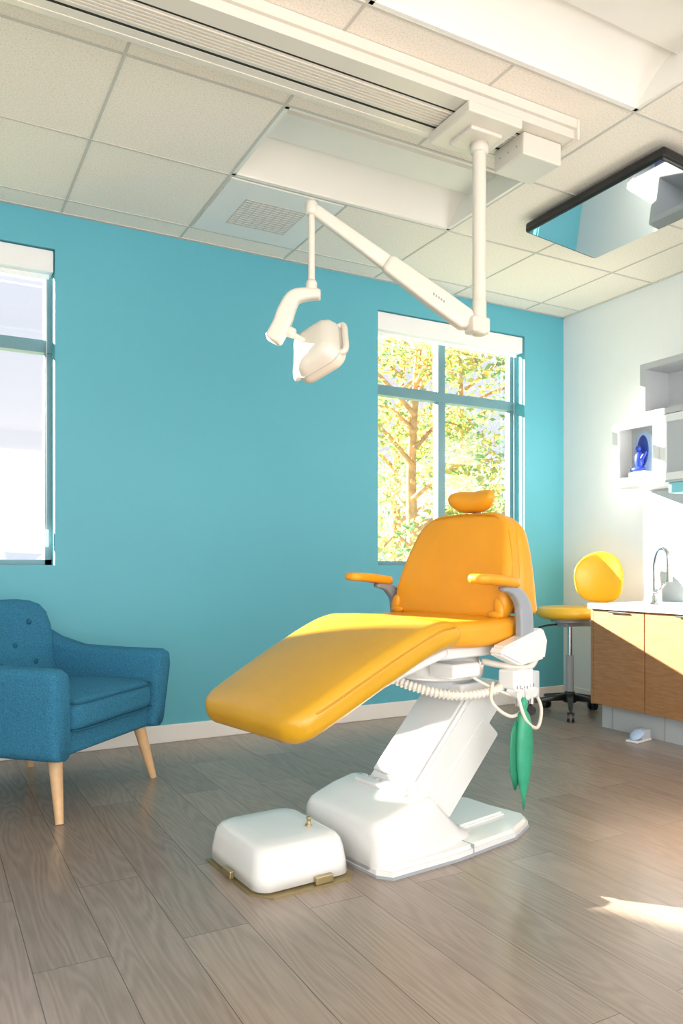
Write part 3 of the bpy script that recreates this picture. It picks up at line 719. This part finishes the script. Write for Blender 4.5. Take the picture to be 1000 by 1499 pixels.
# ------------------------------------------------------------ operator stool
st=empty('rolling_stool',(-0.41,-0.47,0))
lathe('seat_pad',[(0,0.615),(0.17,0.615),(0.205,0.63),(0.215,0.655),(0.205,0.682),(0.17,0.693),(0.09,0.690),(0,0.688)],M['lemon'],st)
cyl('seat_pan',(0,0,0.595),(0,0,0.618),0.12,M['mgray'],st)
box('mechanism',(-0.08,-0.05,0.565),(0.14,0.05,0.598),M['gray'],st,bev=0.008)
cyl('gas_lift_outer',(0,0,0.12),(0,0,0.38),0.025,M['mgray'],st)
cyl('gas_lift_inner',(0,0,0.37),(0,0,0.57),0.016,M['chrome'],st)
tube('height_lever',[(0,0,0.58),(-0.12,0.05,0.575),(-0.19,0.08,0.56)],0.006,M['black'],st)
tube('back_support',[(0.08,-0.02,0.575),(0.19,-0.04,0.58),(0.255,-0.065,0.64),(0.25,-0.07,0.80)],0.013,M['gray'],st)
ctr=Vector((0.205,-0.065,0.715)); fdir=Vector((-0.86,-0.50,0)).normalized(); sdir=Vector((-fdir.y,fdir.x,0))
bm=bmesh.new(); secs=[]
Hh=0.33
for k in range(25):
    a=k/24*math.pi; z=Hh/2-Hh/2*math.cos(a)
    f=z/Hh
    hw=0.155*(max(0.0,1-abs(2*f-1)**2.3))**0.5 if f>0.5 else 0.155*(max(0.0,1-abs(2*f-1)**4.5))**0.5*(0.88+0.24*f)
    hw=max(hw,0.004); th=0.026*max(0.08,math.sin(a)**0.5)
    ring=[]
    for j in range(28):
        b=2*math.pi*j/28; x=hw*math.copysign(abs(math.cos(b))**0.8,math.cos(b)); y=th*math.sin(b)
        bend=2.6*x*x
        ring.append(ctr+sdir*x+fdir*(y+bend-0.02*(2*f-1)**2)+Vector((0,0,z)))
    secs.append(ring)
bm_loft(bm,secs); obj('back_pad',bm,M['lemon'],st)
lathe('star_hub',[(0,0.08),(0.04,0.08),(0.045,0.09),(0.035,0.14),(0.027,0.15),(0,0.15)],M['black'],st)
for k in range(5):
    a=math.radians(10+72*k); c,s=math.cos(a),math.sin(a); bm=bmesh.new()
    secs=[]
    for r,z,w,h in ((0.02,0.115,0.045,0.045),(0.12,0.105,0.038,0.032),(0.255,0.085,0.028,0.022),(0.27,0.082,0.02,0.014)):
        secs.append([Vector((c*r-s*x,s*r+c*x,z+y)) for x,y in rring(w,h,0.008,3)])
    bm_loft(bm,secs); obj('star_leg_%d'%(k+1),bm,M['black'],st)
    px,py=c*0.255,s*0.255
    bm=bmesh.new(); bm_cyl(bm,(px,py,0.05),(px,py,0.085),0.008,n=10)
    for q in (-1,1): bm_cyl(bm,(px-s*0.006*q,py+c*0.006*q,0.03),(px-s*0.022*q,py+c*0.022*q,0.03),0.03,n=20)
    obj('caster_%d'%(k+1),bm,M['black'],st)

# ------------------------------------------------------------ armchair
ac=empty('blue_armchair',(-3.63,-0.64,0),math.radians(44.5))
box('seat_rail',(-0.325,-0.345,0.235),(0.325,0.30,0.345),M['fabric'],ac,bev=0.02,seg=3)
pad_path('seat_cushion',[((0,-0.385,0.385),0.565,0.115),((0,-0.20,0.39),0.565,0.13),((0,0.16,0.38),0.56,0.12)],M['fabric'],ac,waxis=(1,0,0),rw=0.05,rt=0.035,rc=0.035,crown=0.012,N=24)
for zz in (0.437,0.335):
    tube('cushion_piping',[(-0.275,0.0,zz+0.005),(-0.279,-0.2,zz+0.003),(-0.276,-0.34,zz),(-0.24,-0.383,zz-0.002),(0,-0.386,zz-0.002),(0.24,-0.383,zz-0.002),(0.276,-0.34,zz),(0.279,-0.2,zz+0.003),(0.275,0,zz+0.005)],0.004,M['fabric_d'],ac,n=6)
for s in (1,-1):
    secs=[]
    for y,zt,w in ((-0.375,0.535,0.075),(-0.385+0.02,0.565,0.10),(-0.34,0.577,0.11),(-0.15,0.578,0.112),(0.05,0.585,0.112),(0.18,0.62,0.11),(0.26,0.66,0.10),(0.32,0.66,0.07)):
        z0=0.235; cx=s*(0.335)
        ring=[]
        for a,b in rring(w,zt-z0,0.035,5):
            fl=(b/(zt-z0)+0.5)
            ring.append(Vector((cx+a+s*0.035*fl,y-0.02*fl*(1 if y<0 else 0),(zt+z0)/2+b)))
        secs.append(ring)
    loft('arm_%s'%('right' if s>0 else 'left'),secs,M['fabric'],ac)
secs=[]
for z,yc,w,t in ((0.30,0.235,0.60,0.13),(0.33,0.24,0.64,0.15),(0.45,0.255,0.66,0.15),(0.58,0.28,0.68,0.145),(0.68,0.30,0.685,0.14),(0.74,0.312,0.67,0.13),(0.775,0.318,0.63,0.11),(0.793,0.322,0.55,0.08),(0.80,0.323,0.45,0.04)):
    secs.append([Vector((a,yc+b-0.05*(abs(a)/0.33)**2,z)) for a,b in rring(w,t,min(0.05,t/2-0.002),6)])
loft('backrest',secs,M['fabric'],ac)
for x,z in ((-0.2,0.70),(0,0.70),(0.2,0.70),(-0.1,0.60),(0.1,0.60),(-0.2,0.52),(0,0.52),(0.2,0.52)):
    yb_=0.28+(z-0.58)*0.2-0.075-0.05*(abs(x)/0.33)**2
    ellipsoid('tuft_button',(x,yb_+0.001,z),(0.013,0.007,0.013),M['fabric_d'],ac)
for sx,sy in ((1,-1),(-1,-1),(1,1),(-1,1)):
    x=sx*0.29; y=-0.30 if sy<0 else 0.26
    cyl('leg_%s_%s'%('r' if sx>0 else 'l','front' if sy<0 else 'rear'),(x,y,0.24),(x+sx*0.04,y+(-0.05 if sy<0 else 0.05),0.0),0.027,M['beech'],ac,r1=0.015)

# ------------------------------------------------------------ light
w=D.worlds.new('sky'); scene.world=w; w.use_nodes=True; nt=w.node_tree; bg=nt.nodes['Background']
tc=nt.nodes.new('ShaderNodeTexCoord'); sep=nt.nodes.new('ShaderNodeSeparateXYZ'); nt.links.new(tc.outputs['Generated'],sep.inputs[0])
r=nt.nodes.new('ShaderNodeValToRGB'); nt.links.new(sep.outputs['Z'],r.inputs['Fac'])
el=r.color_ramp.elements; el[0].position=0.0; el[0].color=(0.93,0.93,0.95,1); el[1].position=1.0; el[1].color=(0.60,0.74,1.0,1)
for p,c in ((0.125,(0.97,0.97,0.98,1)),(0.145,(0.80,0.83,0.90,1)),(0.35,(0.80,0.85,0.97,1))):
    x=el.new(p); x.color=c
nt.links.new(r.outputs['Color'],bg.inputs['Color']); bg.inputs['Strength'].default_value=1.05
def addlight(name,kind,loc,direction,energy,color,**k):
    l=D.lights.new(name,kind); l.energy=energy; l.color=color
    for a,b in k.items(): setattr(l,a,b)
    o=D.objects.new(name,l); scene.collection.objects.link(o); o.location=loc
    o.rotation_euler=Vector(direction).to_track_quat('-Z','Y').to_euler(); return o
SUN=Vector((0.52,-1.0,-0.395))
addlight('sun_light','SUN',(-4,8,5),SUN,42.0,(1.0,0.88,0.72),angle=math.radians(0.5))
addlight('fill_rear_openings','AREA',(-3.0,YB+0.1,1.5),(0.1,1,0.12),140,(1.0,0.97,0.94),shape='RECTANGLE',size=4.8,size_y=2.0)  # added fill lamp inside the rear openings, lifts the whole room
addlight('fill_left','AREA',(XL+0.1,-3.6,1.5),(1,0.2,0.0),30,(1.0,0.96,0.9),shape='RECTANGLE',size=3.0,size_y=2.0)  # added fill lamp in front of the solid left wall, no window here
addlight('fill_ceiling_uplight','AREA',(-3.7,-4.8,0.15),(-0.1,0.55,1),52,(1.0,0.94,0.85),shape='RECTANGLE',size=3.2,size_y=1.6)  # added uplight brightening the ceiling, stands in for light off the floor
